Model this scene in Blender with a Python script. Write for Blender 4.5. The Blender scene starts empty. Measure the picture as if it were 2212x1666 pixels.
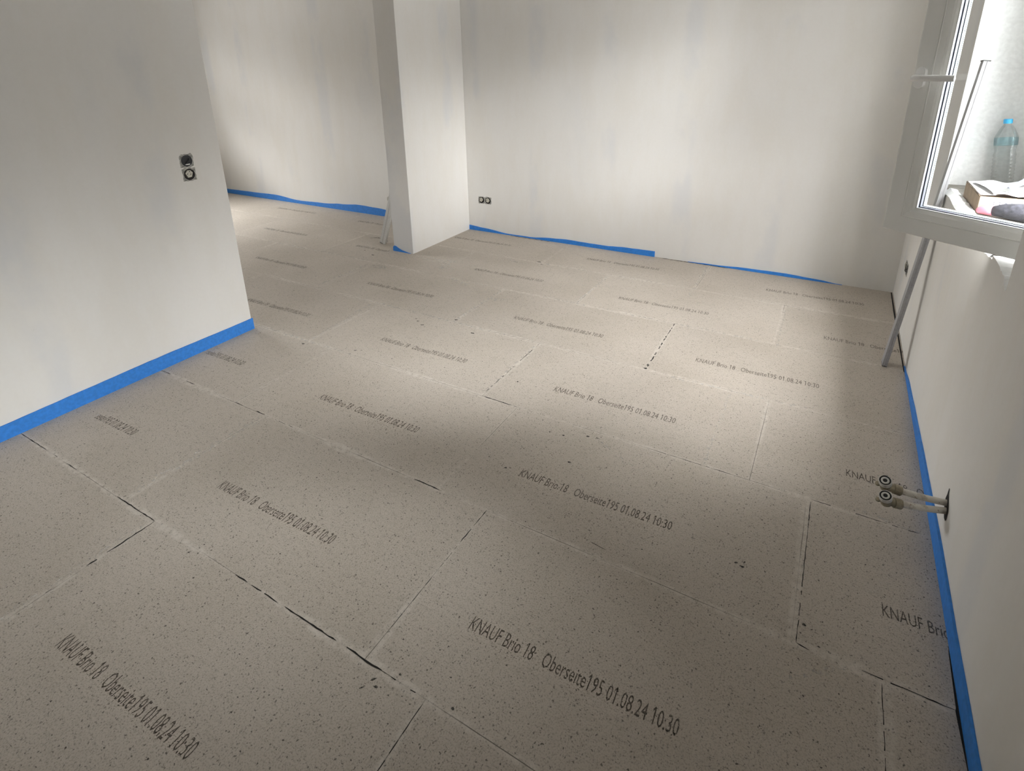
import bpy, bmesh, math, random
from mathutils import Vector, Matrix
random.seed(7)
S = bpy.context.scene
C = S.collection

# ------------------------------------------------------------------ camera
f_px, cx, cy = 1210.08, 1116.23, 553.29          # for a 2212 x 1666 frame
cam = bpy.data.cameras.new('camera'); cam_o = bpy.data.objects.new('camera', cam); C.objects.link(cam_o)
cam.sensor_fit = 'HORIZONTAL'; cam.sensor_width = 36.0
cam.lens = f_px / 2212 * 36.0
cam.shift_x = (1106 - cx) / 2212
cam.shift_y = (cy - 833) / 2212
r0 = Vector((0.86948407, 0.49372799, -0.01516986))
r1 = Vector((0.1475675, -0.28893817, -0.94590621))
r2 = Vector((-0.47140353, 0.82021181, -0.32408534))
m = Matrix((r0, -r1, -r2)).transposed().to_4x4()
m.translation = Vector((0, 0, 1.49))
cam_o.matrix_world = m
cam.clip_start = 0.02
S.camera = cam_o

# ------------------------------------------------------------------ exposure
S.view_settings.view_transform = 'Standard'
S.view_settings.look = 'None'
S.view_settings.gamma = 1.0
S.view_settings.use_curve_mapping = False
S.view_settings.exposure = 0.04
S.cycles.max_bounces = 10
S.cycles.diffuse_bounces = 5
S.cycles.glossy_bounces = 3
S.cycles.transparent_max_bounces = 14
S.cycles.use_denoising = True
S.cycles.use_adaptive_sampling = True
S.cycles.adaptive_threshold = 0.10
S.cycles.adaptive_min_samples = 16
S.cycles.sample_clamp_indirect = 6.0
S.cycles.caustics_refractive = False
S.cycles.caustics_reflective = False

# ------------------------------------------------------------------ overcast sky over dark houses
w = bpy.data.worlds.new('world'); S.world = w; w.use_nodes = True
nt = w.node_tree; nt.nodes.clear()
out = nt.nodes.new('ShaderNodeOutputWorld'); bg = nt.nodes.new('ShaderNodeBackground')
tc = nt.nodes.new('ShaderNodeTexCoord'); sp = nt.nodes.new('ShaderNodeSeparateXYZ')
nt.links.new(tc.outputs['Generated'], sp.inputs[0]); nt.links.new(bg.outputs[0], out.inputs[0])


def wm(op, a_, b_=0.0):
    n_ = nt.nodes.new('ShaderNodeMath'); n_.operation = op
    for i_, v_ in enumerate((a_, b_)):
        if isinstance(v_, (int, float)): n_.inputs[i_].default_value = v_
        else: nt.links.new(v_, n_.inputs[i_])
    return n_.outputs[0]


def tent(v, a_, b_, c_):
    """1 at b, falling to 0 at a and c; a or c of None holds 1 on that side"""
    t_ = 1.0
    if a_ is not None: t_ = wm('MINIMUM', wm('DIVIDE', wm('SUBTRACT', v, a_), b_ - a_), t_)
    if c_ is not None: t_ = wm('MINIMUM', wm('DIVIDE', wm('SUBTRACT', c_, v), c_ - b_), t_)
    return wm('MAXIMUM', wm('MINIMUM', t_, 1.0), 0.0)


# brightness of a broken overcast by elevation (rows) and azimuth from -60 to +60 degrees (columns):
# dim houses opposite below ten degrees, bright cloud above, the brightest gap overhead to the right
SKY = ((0.0, 0.0, 0.0, 0.09, 6.08),
       (0.85, 1.86, 0.53, 0.7, 1.16),
       (0.76, 0.6, 0.05, 2.9, 0.18),
       (1.18, 1.14, 0.64, 3.65, 0.0),
       (2.87, 1.08, 1.7, 2.91, 1.07),
       (3.0, 3.02, 0.0, 0.0, 0.0))
GROUND, WEST = 0.444, (0.06, 1.28, 0.0, 4.59, 0.0, 0.0)
EL = (-10, 4, 13, 22, 33, 50, 90); AZ = (-60, -30, 0, 30, 60)
el = wm('MULTIPLY', wm('ARCSINE', sp.outputs[2]), 57.29578)
az = wm('MULTIPLY', wm('ARCTAN2', sp.outputs[1], sp.outputs[0]), 57.29578)
east = wm('LESS_THAN', wm('ABSOLUTE', az), 90.0); west = wm('SUBTRACT', 1.0, east)
cols = [wm('MULTIPLY', east, tent(az, AZ[q - 1] if q else None, AZ[q], AZ[q + 1] if q < 4 else None)) for q in range(5)]
total = wm('MULTIPLY', tent(el, None, -10, 4), GROUND)
for k in range(6):
    row = wm('MULTIPLY', west, WEST[k])
    for q in range(5): row = wm('ADD', row, wm('MULTIPLY', cols[q], SKY[k][q]))
    total = wm('ADD', total, wm('MULTIPLY', row, tent(el, EL[k], EL[k + 1], EL[k + 2] if k < 5 else None)))
tint = nt.nodes.new('ShaderNodeMix'); tint.data_type = 'RGBA'
tint.inputs[6].default_value = (1.0, 1.0, 1.0, 1); tint.inputs[7].default_value = (1.0, 1.0, 1.0, 1)
vm = nt.nodes.new('ShaderNodeVectorMath'); vm.operation = 'SCALE'
nt.links.new(tint.outputs[2], vm.inputs[0]); nt.links.new(total, vm.inputs['Scale'])
nt.links.new(vm.outputs[0], bg.inputs[0])
bg.inputs[1].default_value = 40.0


def portal(name, loc, sx, sy, rot):
    l = bpy.data.lights.new(name, 'AREA'); l.shape = 'RECTANGLE'; l.size = sx; l.size_y = sy
    l.cycles.is_portal = True
    o = bpy.data.objects.new(name, l); C.objects.link(o); o.location = loc; o.rotation_euler = rot
    return o


portal('window_portal', (0.84, 2.62, 1.57), 1.45, 1.45, (0, math.radians(90), 0))
portal('window_portal', (-8.45, 2.35, 1.55), 1.45, 1.75, (0, math.radians(-90), 0))


# ------------------------------------------------------------------ materials
def lin(h):
    c = [int(h[i:i + 2], 16) / 255 for i in (0, 2, 4)]
    return tuple([(v / 12.92 if v <= .04045 else ((v + .055) / 1.055) ** 2.4) for v in c] + [1])


class NT:
    def __init__(s, name):
        s.m = bpy.data.materials.new(name); s.m.use_nodes = True
        s.t = s.m.node_tree; s.t.nodes.clear()
        s.out = s.n('ShaderNodeOutputMaterial'); s.b = s.n('ShaderNodeBsdfPrincipled')
        s.l(s.b.outputs[0], s.out.inputs[0])
        s.co = s.n('ShaderNodeTexCoord').outputs['Object']

    def n(s, t): return s.t.nodes.new(t)

    def l(s, a, b): s.t.links.new(a, b)

    def put(s, sock, v):
        if isinstance(v, (int, float)): sock.default_value = v
        elif isinstance(v, tuple): sock.default_value = v
        else: s.l(v, sock)

    def math(s, op, a, b=0.0, c=None, clamp=False):
        n = s.n('ShaderNodeMath'); n.operation = op; n.use_clamp = clamp
        s.put(n.inputs[0], a); s.put(n.inputs[1], b)
        if c is not None: s.put(n.inputs[2], c)
        return n.outputs[0]

    def map(s, scale=(1, 1, 1), loc=(0, 0, 0), rot=(0, 0, 0)):
        n = s.n('ShaderNodeMapping'); s.l(s.co, n.inputs[0])
        n.inputs['Scale'].default_value = scale; n.inputs['Location'].default_value = loc
        n.inputs['Rotation'].default_value = rot
        return n.outputs[0]

    def noise(s, scale, vec=None, detail=3, rough=.5):
        n = s.n('ShaderNodeTexNoise'); s.l(vec if vec is not None else s.co, n.inputs['Vector'])
        n.inputs['Scale'].default_value = scale; n.inputs['Detail'].default_value = detail
        n.inputs['Roughness'].default_value = rough
        return n.outputs['Fac']

    def voro(s, scale, vec=None):
        n = s.n('ShaderNodeTexVoronoi'); s.l(vec if vec is not None else s.co, n.inputs['Vector'])
        n.inputs['Scale'].default_value = scale
        return n

    def step(s, v, lo, hi):            # 0 below lo, 1 above hi (or reversed)
        n = s.n('ShaderNodeMapRange'); n.clamp = True; n.interpolation_type = 'SMOOTHSTEP'
        s.put(n.inputs[0], v)
        if lo < hi:
            n.inputs[1].default_value = lo; n.inputs[2].default_value = hi
        else:
            n.inputs[1].default_value = hi; n.inputs[2].default_value = lo
            n.inputs[3].default_value = 1; n.inputs[4].default_value = 0
        return n.outputs[0]

    def mix(s, f, a, b):
        n = s.n('ShaderNodeMix'); n.data_type = 'RGBA'
        s.put(n.inputs[0], f); s.put(n.inputs[6], a); s.put(n.inputs[7], b)
        return n.outputs[2]

    def bump(s, h, strength, dist=.001):
        n = s.n('ShaderNodeBump'); s.put(n.inputs['Height'], h)
        n.inputs['Strength'].default_value = strength; n.inputs['Distance'].default_value = dist
        s.l(n.outputs[0], s.b.inputs['Normal'])


def plain(name, col, rough=.6, metal=0.0, var=.06, scale=40, bump=0.0):
    M = NT(name); f = M.step(M.noise(scale), .3, .7)
    d = tuple([c * (1 - var * 2) for c in col[:3]] + [1])
    M.l(M.mix(f, d, col), M.b.inputs['Base Color'])
    M.b.inputs['Roughness'].default_value = rough; M.b.inputs['Metallic'].default_value = metal
    if bump: M.bump(M.noise(scale * 3), bump)
    return M.m


def wall_material(name, base, axis):
    """plaster skim over plasterboard: warm paper, cool filled joints every 0.6 m and random touched-up patches"""
    M = NT(name)
    sp = M.n('ShaderNodeSeparateXYZ'); M.l(M.co, sp.inputs[0])
    along = sp.outputs[0 if axis == 'x' else 1]; z = sp.outputs[2]
    n1 = M.noise(1.3, M.map((1, 1, .55), (3.1, 1.7, .4)), 4, .6)
    n2 = M.noise(6, M.map((1, 1, .3)), 5, .65)
    n3 = M.noise(60, None, 2)
    warm = M.mix(M.step(n2, .35, .7), base, tuple([base[0] * .975, base[1] * .965, base[2] * .945, 1]))
    cool = tuple([base[0] * .895, base[1] * .915, base[2] * .955, 1])
    # vertical joints
    k = M.math('MULTIPLY', along, 1 / .625)
    k = M.math('ADD', k, M.math('MULTIPLY', M.noise(3, M.map((1, 1, .2))), .16))
    fr = M.math('ABSOLUTE', M.math('SUBTRACT', M.math('FRACT', k), .5))
    j = M.step(fr, .16, .05)
    pat = M.step(M.noise(2.1, M.map((1, 1, .6), (9, 4, 2)), 4, .6), .47, .62)
    j = M.math('MULTIPLY', M.math('MULTIPLY', j, pat), .75)
    blot = M.math('MULTIPLY', M.step(n1, .58, .72), .35)
    f = M.math('MAXIMUM', j, blot)
    col = M.mix(f, warm, cool)
    # small grey scuffs
    sc = M.noise(9, M.map((1, 1, 2.2), (2, 8, 5), (.3, .2, .5)), 6, .7)
    scf = M.math('MULTIPLY', M.step(sc, .70, .78), .30)
    col = M.mix(scf, col, tuple([base[0] * .6, base[1] * .6, base[2] * .58, 1]))
    col = M.mix(M.math('MULTIPLY', n3, .05), col, (0.3, 0.3, 0.3, 1))
    M.l(col, M.b.inputs['Base Color'])
    M.b.inputs['Roughness'].default_value = .85
    M.bump(M.math('ADD', M.noise(3.5, None, 5), M.math('MULTIPLY', n3, .1)), .25, .003)
    return M.m


WB = (0.765, 0.75, 0.722, 1)
m_wall_x = wall_material('plastered_board_along_x', WB, 'x')
m_wall_y = wall_material('plastered_board_along_y', WB, 'y')
m_ceiling = plain('ceiling_raw_concrete', (0.66, 0.65, 0.63, 1), .9, 0, .03, 4)

ROW0, ROWH, BL = 0.712, 0.600, 1.192
ROWJ = {-2: -1.883, -1: -1.883, 0: -0.894, 1: -1.107, 2: -1.300, 3: -0.700, 4: -1.345, 5: -0.720}   # one joint per course


def floor_material():
    M = NT('gypsum_fibre_board')
    sp = M.n('ShaderNodeSeparateXYZ'); M.l(M.co, sp.inputs[0]); x, y = sp.outputs[0], sp.outputs[1]
    wob = M.math('MULTIPLY', M.math('SUBTRACT', M.noise(5), .5), .004)
    yy = M.math('ADD', y, wob)
    ry = M.math('DIVIDE', M.math('SUBTRACT', yy, ROW0), ROWH)
    k = M.math('FLOOR', ry)
    dy = M.math('MULTIPLY', M.math('SUBTRACT', .5, M.math('ABSOLUTE', M.math('SUBTRACT', M.math('FRACT', ry), .5))), ROWH)
    off = None
    for kk, jx in ROWJ.items():
        t = M.math('MULTIPLY', M.math('COMPARE', k, float(kk), .1), jx)
        off = t if off is None else M.math('ADD', off, t)
    rx = M.math('DIVIDE', M.math('SUBTRACT', M.math('ADD', x, wob), off), BL)
    kx = M.math('FLOOR', rx)
    dx = M.math('MULTIPLY', M.math('SUBTRACT', .5, M.math('ABSOLUTE', M.math('SUBTRACT', M.math('FRACT', rx), .5))), BL)
    d = M.math('MINIMUM', dx, dy)
    # per board tone
    cb = M.n('ShaderNodeCombineXYZ'); M.l(kx, cb.inputs[0]); M.l(k, cb.inputs[1])
    wn = M.n('ShaderNodeTexWhiteNoise'); M.l(cb.outputs[0], wn.inputs[0])
    base = M.mix(wn.outputs[0], lin("bbb2a7"), lin("c3baaf"))
    # fibre mottling
    big = M.noise(2.2, None, 4)
    fine = M.noise(230, None, 3, .7)
    mid = M.noise(35, M.map((1, 1.6, 1), (0, 0, 0), (0, 0, .5)), 5, .65)
    base = M.mix(M.math('MULTIPLY', M.step(big, .35, .75), .35), base, lin('a49a8b'))
    base = M.mix(M.math('MULTIPLY', M.step(mid, .45, .8), .35), base, lin('9a9183'))
    base = M.mix(M.math('MULTIPLY', M.step(fine, .46, .70), .60), base, lin('7b7367'))
    base = M.mix(M.math('MULTIPLY', M.step(M.noise(150, M.map((1, 1, 1), (5, 5, 0))), .54, .72), .50), base, lin('c2bab0'))
    # dark specks, three sizes, the larger ones drawn out as short fibres
    dn = M.n('ShaderNodeTexNoise'); M.l(M.co, dn.inputs['Vector']); dn.inputs['Scale'].default_value = 170; dn.inputs['Detail'].default_value = 2
    dv = M.n('ShaderNodeVectorMath'); dv.operation = 'MULTIPLY_ADD'; M.l(dn.outputs['Color'], dv.inputs[0])
    dv.inputs[1].default_value = (.009, .009, 0); M.l(M.co, dv.inputs[2])

    def dmap(scale, loc=(0, 0, 0), rot=(0, 0, 0)):
        n_ = M.n('ShaderNodeMapping'); M.l(dv.outputs[0], n_.inputs[0])
        n_.inputs['Scale'].default_value = scale; n_.inputs['Location'].default_value = loc; n_.inputs['Rotation'].default_value = rot
        return n_.outputs[0]
    for sc, thr, keep, amt, mp in ((210, .34, .48, .55, dmap((1, 1, 1), (2, 9, 0))),
                                   (120, .30, .52, .70, dmap((1, 1, 1))),
                                   (62, .17, .60, .90, dmap((1, 1, 1), (4, 1, 0))),
                                   (48, .17, .56, .85, dmap((1, 3.2, 1), (1, 2, 0), (0, 0, .6))),
                                   (40, .16, .64, .85, dmap((3.4, 1, 1), (7, 2, 0), (0, 0, .9))),
                                   (22, .075, .70, .98, dmap((1, 1.3, 1), (3, 2, 0)))):
        v = M.voro(sc, mp)
        s2 = M.n('ShaderNodeSeparateColor'); M.l(v.outputs['Color'], s2.inputs[0])
        f = M.math('MULTIPLY', M.step(v.outputs['Distance'], thr, thr * .6), M.math('GREATER_THAN', s2.outputs[0], keep))
        f = M.math('MULTIPLY', M.math('MULTIPLY', f, amt), M.step(s2.outputs[1], .0, 1.0))
        base = M.mix(f, base, lin('2b2622'))
    # pale filler and glue residue along the joints
    band = M.noise(11, None, 5, .7)
    side = M.noise(1.7, M.map((1, 1, 1), (3, 7, 0)), 2)
    wdt = M.math('MULTIPLY', M.math('SUBTRACT', M.math('ADD', M.math('MULTIPLY', side, 1.0), M.math('MULTIPLY', band, .7)), .62), .045)
    f = M.math('GREATER_THAN', wdt, M.math('MULTIPLY', d, 1.0))
    f = M.math('MULTIPLY', M.step(M.math('SUBTRACT', wdt, d), -.006, .008), M.step(M.noise(45, None, 4), .30, .66))
    base = M.mix(M.math('MULTIPLY', f, .42), base, lin('dcd6cd'))
    # hairline between the boards
    hf = M.math('MULTIPLY', M.step(d, .0016, .0006), M.step(M.noise(3.3, M.map((1, 1, 1), (2, 2, 1)), 2), .40, .60))
    base = M.mix(M.math('MULTIPLY', hf, .75), base, lin('453d34'))
    # trowel dust and boot scuffs
    du = M.step(M.noise(1.1, M.map((1, 1.8, 1), (5, 1, 0), (0, 0, .4)), 8, .68), .56, .74)
    base = M.mix(M.math('MULTIPLY', du, .16), base, lin('d0c9c0'))
    sm = M.step(M.noise(4.5, M.map((1, 1, 1), (8, 3, 0)), 8, .7), .66, .78)
    base = M.mix(M.math('MULTIPLY', sm, .22), base, lin('6a6257'))
    M.l(base, M.b.inputs['Base Color'])
    M.l(M.math('ADD', M.math('MULTIPLY', mid, .2), .5), M.b.inputs['Roughness'])
    M.b.inputs['Specular IOR Level'].default_value = .35
    M.bump(M.math('ADD', fine, M.math('MULTIPLY', hf, -3)), .22, .0006)
    return M.m


m_floor = floor_material()
m_gap = plain('open_joint', lin('191512'), .9)
m_mark = None


def speckle_alpha(name, col, thr, scale, rough=.85, amt=.85):
    M = NT(name)
    M.b.inputs['Base Color'].default_value = col; M.b.inputs['Roughness'].default_value = rough
    M.l(M.math('MULTIPLY', M.step(M.noise(scale, None, 3, .7), thr - .08, thr + .08), amt), M.b.inputs['Alpha'])
    return M.m


m_mark = speckle_alpha('dark_smear', lin('34322f'), .42, 260, amt=.85)
m_print = speckle_alpha('inkjet_print', lin('40372f'), .40, 330, amt=.66)
m_dust = speckle_alpha('plaster_dust', lin('e2dcd4'), .55, 50, amt=.55)
m_foam = plain('blue_foam_strip', (0.03, 0.225, 0.70, 1), .55, 0, .08, 60, .2)
m_alu = plain('dull_aluminium', (0.36, 0.36, 0.37, 1), .55, .15, .06, 120)
m_alu_pale = plain('pale_aluminium', (0.66, 0.655, 0.64, 1), .5, .1, .06, 120)
m_alu_dark = plain('dark_end_cap', lin('3c3c3a'), .6)
m_pvc = plain('white_window_plastic', (0.84, 0.84, 0.81, 1), .32, 0, .015, 8)
m_handle = plain('white_handle_lacquer', (0.90, 0.90, 0.89, 1), .25, 0, .01, 8)
m_spacer = plain('glazing_spacer', lin('b9bfd0'), .5, 0, .05, 30)
m_spacer2 = plain('teal_grey_spacer', lin('b4c6ca'), .5, 0, .03, 30)
m_gasket = plain('grey_gasket', lin('90959a'), .6)
m_white_plaster = plain('fresh_white_plaster', (0.90, 0.91, 0.905, 1), .9, 0, .05, 60, .5)
m_sill = plain('dusty_sill_mortar', lin('8f8a82'), .9, 0, .25, 35, .5)
m_patch = plain('gypsum_around_box', (0.50, 0.49, 0.45, 1), .95, 0, .30, 90, .8)
m_box_dark = plain('dark_plastic_and_shade', lin('0a0c12'), .5)  # dark parts, and the shade inside the open boxes as colour
m_box_brown = plain('brown_recess_shade', lin('140b07'), .7)  # shade inside the openings, put into the colour
m_insert = plain('socket_insert_plastic', (0.62, 0.59, 0.50, 1), .5, 0, .12, 120)
m_metal = plain('zinc_plated_steel', (0.5, 0.5, 0.48, 1), .4, .8)
m_copper = plain('copper_wire', (0.55, 0.25, 0.10, 1), .4, .6)
m_card = plain('corrugated_cardboard', (0.40, 0.29, 0.19, 1), .85, 0, .12, 25)
m_card_edge = plain('cardboard_torn_edge', lin('4a3b2c'), .9)
m_paper = plain('white_paper', (0.86, 0.86, 0.87, 1), .7, 0, .01, 10)
m_sticker = plain('sticker_lilac', (0.55, 0.55, 0.62, 1), .6, 0, .1, 90)
m_pink = plain('pink_rubber', (0.80, 0.22, 0.30, 1), .5)
m_glove = plain('grey_knit', lin('3f3f48'), .95, 0, .35, 70, .8)
m_cap = plain('blue_bottle_cap', (0.02, 0.40, 0.75, 1), .35)
m_red = plain('red_print', (0.65, 0.05, 0.08, 1), .5)
m_plaster_pipe = None


def pipe_material():
    M = NT('plaster_splashed_pipe')
    f = M.step(M.noise(38, None, 3), .52, .60)
    g = M.step(M.noise(70, M.map((1, 1, 1), (3, 3, 3)), 3), .62, .68)
    c = M.mix(f, (0.74, 0.71, 0.64, 1), (0.58, 0.54, 0.47, 1))
    c = M.mix(M.math('MULTIPLY', g, .7), c, (0.30, 0.20, 0.13, 1))
    M.l(c, M.b.inputs['Base Color']); M.b.inputs['Roughness'].default_value = .7
    M.bump(M.noise(60), .4, .002)
    return M.m


m_pipe = pipe_material()
m_brass = plain('dusty_brass', (0.40, 0.35, 0.25, 1), .5, .35, .2, 60)
m_plug_dark = plain('black_plug', lin('141414'), .5)
m_plug_light = plain('grey_plug_ring', (0.62, 0.61, 0.57, 1), .5)


def glass_material(name, tint, gloss=1.0):
    M = NT(name)
    t = M.n('ShaderNodeBsdfTransparent'); t.inputs[0].default_value = tint
    g = M.n('ShaderNodeBsdfGlossy'); g.inputs['Roughness'].default_value = .02
    fr = M.n('ShaderNodeFresnel'); fr.inputs[0].default_value = 1.45
    mx = M.n('ShaderNodeMixShader'); M.l(M.math('MULTIPLY', fr.outputs[0], gloss), mx.inputs[0]); M.l(t.outputs[0], mx.inputs[1]); M.l(g.outputs[0], mx.inputs[2])
    M.l(mx.outputs[0], M.out.inputs[0])
    return M.m


m_glass = glass_material('window_glass', (0.985, 0.99, 0.99, 1))
m_pet = glass_material('clear_bottle_plastic', (0.988, 0.995, 0.995, 1), .5)
m_label = glass_material('translucent_blue_label', (0.80, 0.95, 0.985, 1), .5)


# ------------------------------------------------------------------ geometry helpers
def obj(name, bm, mat, parent=None, smooth=False, bevel=0.0):
    bmesh.ops.recalc_face_normals(bm, faces=bm.faces)
    me = bpy.data.meshes.new(name); bm.to_mesh(me); bm.free()
    for mm in (mat if isinstance(mat, (list, tuple)) else [mat]): me.materials.append(mm)
    if smooth:
        for p in me.polygons: p.use_smooth = True
    o = bpy.data.objects.new(name, me); C.objects.link(o)
    if parent is not None: o.parent = parent
    if bevel:
        b = o.modifiers.new('bevel', 'BEVEL'); b.width = bevel; b.segments = 2; b.limit_method = 'ANGLE'
    return o


def box(bm, x0, x1, y0, y1, z0, z1, mi=0):
    vs = [bm.verts.new((x, y, z)) for x in (x0, x1) for y in (y0, y1) for z in (z0, z1)]
    for q in ((0, 1, 3, 2), (4, 6, 7, 5), (0, 4, 5, 1), (2, 3, 7, 6), (0, 2, 6, 4), (1, 5, 7, 3)):
        bm.faces.new([vs[i] for i in q]).material_index = mi
    return vs


def lathe(bm, prof, origin=(0, 0, 0), axis=(0, 0, 1), n=28, mi=0):
    """profile of (radius, height) turned about an axis"""
    az = Vector(axis).normalized(); t = Vector((1, 0, 0)) if abs(az.x) < .8 else Vector((0, 1, 0))
    ax = az.cross(t).normalized(); ay = az.cross(ax); o = Vector(origin)
    rings = []
    for r, h in prof:
        if r < 1e-6: rings.append([bm.verts.new(o + az * h)])
        else: rings.append([bm.verts.new(o + az * h + (ax * math.cos(2 * math.pi * i / n) + ay * math.sin(2 * math.pi * i / n)) * r) for i in range(n)])
    for a, b in zip(rings, rings[1:]):
        for i in range(n):
            j = (i + 1) % n
            if len(a) == 1 and len(b) == 1: continue
            if len(a) == 1: fc = bm.faces.new((a[0], b[i], b[j]))
            elif len(b) == 1: fc = bm.faces.new((a[i], a[j], b[0]))
            else: fc = bm.faces.new((a[i], a[j], b[j], b[i]))
            fc.material_index = mi
    for rg in (rings[0], rings[-1]):
        if len(rg) > 1: bm.faces.new(rg).material_index = mi


def tube(bm, pts, radii, n=14, mi=0):
    pts = [Vector(p) for p in pts]; rings = []
    if isinstance(radii, (int, float)): radii = [radii] * len(pts)
    for i, p in enumerate(pts):
        d = (pts[min(i + 1, len(pts) - 1)] - pts[max(i - 1, 0)]).normalized()
        t = Vector((0, 0, 1)) if abs(d.z) < .9 else Vector((1, 0, 0))
        ax = d.cross(t).normalized(); ay = d.cross(ax)
        rings.append([bm.verts.new(p + (ax * math.cos(2 * math.pi * k / n) + ay * math.sin(2 * math.pi * k / n)) * radii[i]) for k in range(n)])
    for a, b in zip(rings, rings[1:]):
        for k in range(n): bm.faces.new((a[k], a[(k + 1) % n], b[(k + 1) % n], b[k])).material_index = mi
    bm.faces.new(rings[0][::-1]).material_index = mi; bm.faces.new(rings[-1]).material_index = mi


def thing(name, label, cat, loc=(0, 0, 0), rot=(0, 0, 0), group=None):
    o = bpy.data.objects.new(name, None); C.objects.link(o); o.empty_display_size = .05
    o.location = loc; o.rotation_euler = rot; tag(o, label, cat, group)
    return o


def tag(o, label, cat, group=None):
    o['label'] = label; o['category'] = cat
    if group: o['group'] = group


def struct(name, bm, mat, label=None, cat=None, **kw):
    o = obj(name, bm, mat, **kw); o['kind'] = 'structure'
    if label: o['label'] = label
    if cat: o['category'] = cat
    return o


# ------------------------------------------------------------------ room shell
XR = 0.460          # inner face of the window wall
YB = 4.264          # inner face of the rear wall
XL = -2.922         # face of the left partition
ZC = 2.55
NY0, NY1, NZ0, NZ1 = 1.910, 3.335, 0.900, 2.300      # window niche

bm = bmesh.new(); box(bm, -8.6, 0.47, -1.7, 4.27, -.06, 0)
floor = struct('floor', bm, m_floor, 'beige speckled gypsum fibre boards with printed lettering and pale joints', 'floor')
bm = bmesh.new(); box(bm, -8.7, 0.9, -1.9, 4.5, ZC, ZC + .1)
struct('ceiling', bm, m_ceiling, 'pale unfinished ceiling', 'ceiling')

bm = bmesh.new()
box(bm, XR, .82, -1.9, NY0, -.06, ZC); box(bm, XR, .82, NY1, YB + .2, -.06, ZC)
box(bm, XR, .82, 2.13, NY1, -.06, NZ0); box(bm, XR, .82, NY0, NY1, NZ1, ZC)
# the near end of the parapet has lost its plaster corner: a sloping break down to the wall face
brk = [(NY0, .874), (1.917, .876), (1.926, .872), (1.939, .884), (1.945, .882), (1.953, .897), (1.962, .903), (1.980, .900), (2.000, .906), (2.008, .902), (2.030, .909), (2.060, .911), (2.130, .9125)]
prev = None
for y_, z_ in brk:
    row = [bm.verts.new(v) for v in ((XR, y_, -.06), (XR, y_, z_), (.64, y_, NZ0 + .0125), (.82, y_, NZ0 + .0125), (.82, y_, -.06))]
    if prev:
        for i_ in range(5):
            fc = bm.faces.new((prev[i_], prev[(i_ + 1) % 5], row[(i_ + 1) % 5], row[i_])); fc.material_index = 1 if i_ == 1 else 0
    prev = row
bmesh.ops.remove_doubles(bm, verts=bm.verts, dist=1e-5)
for fc in bm.faces:        # the far reveal and the head of the niche are freshly plastered
    ct_ = fc.calc_center_median()
    if all(v.co.x > XR - .001 for v in fc.verts) and (abs(ct_.y - NY1) < .002 or abs(ct_.z - NZ1) < .002) and .46 < ct_.x < .82: fc.material_index = 1
wall_right = struct('wall_right', bm, [m_wall_y, m_white_plaster], 'plastered wall with the window niche on the right', 'wall')
bm = bmesh.new(); box(bm, -8.7, XR, YB, YB + .2, -.06, ZC)
wall_back = struct('wall_back', bm, m_wall_x, 'long pale plastered wall at the far side of both rooms', 'wall')
bm = bmesh.new(); box(bm, XL - .2, XL, -1.7, 1.867, -.06, ZC)
wall_left = struct('wall_left', bm, m_wall_y, 'plastered partition wall on the left with two open switch boxes', 'wall', bevel=.003)
bm = bmesh.new(); box(bm, -3.171, -2.965, 3.424, YB, -.06, ZC)
wall_stub = struct('wall_middle', bm, m_wall_y, 'short plastered wall stub standing between the two rooms', 'wall', bevel=.003)
bm = bmesh.new(); box(bm, -8.7, .9, -1.9, -1.7, -.06, ZC)
struct('wall_front', bm, plain('bare_masonry', (0.44, 0.42, 0.39, 1), .9, 0, .15, 6))
bm = bmesh.new()
box(bm, -8.4, -8.2, -1.7, 1.5, -.06, ZC); box(bm, -8.4, -8.2, 3.2, YB, -.06, ZC)
box(bm, -8.4, -8.2, 1.5, 3.2, -.06, .85); box(bm, -8.4, -8.2, 1.5, 3.2, 2.25, ZC)
struct('wall_side', bm, m_wall_y)

# ---------------- floor: printed lettering
TXT = 'KNAUF Brio 18   Oberseite195 01.08.24 10:30'


def text_right(s):
    cu = bpy.data.curves.new('measure', 'FONT'); cu.body = s; cu.size = 1.0
    o = bpy.data.objects.new('tmp', cu); C.objects.link(o); bpy.context.view_layer.update()
    me = bpy.data.meshes.new_from_object(o.evaluated_get(bpy.context.evaluated_depsgraph_get()))
    r = max(v.co.x for v in me.vertices); bpy.data.objects.remove(o); bpy.data.meshes.remove(me)
    return r


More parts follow.
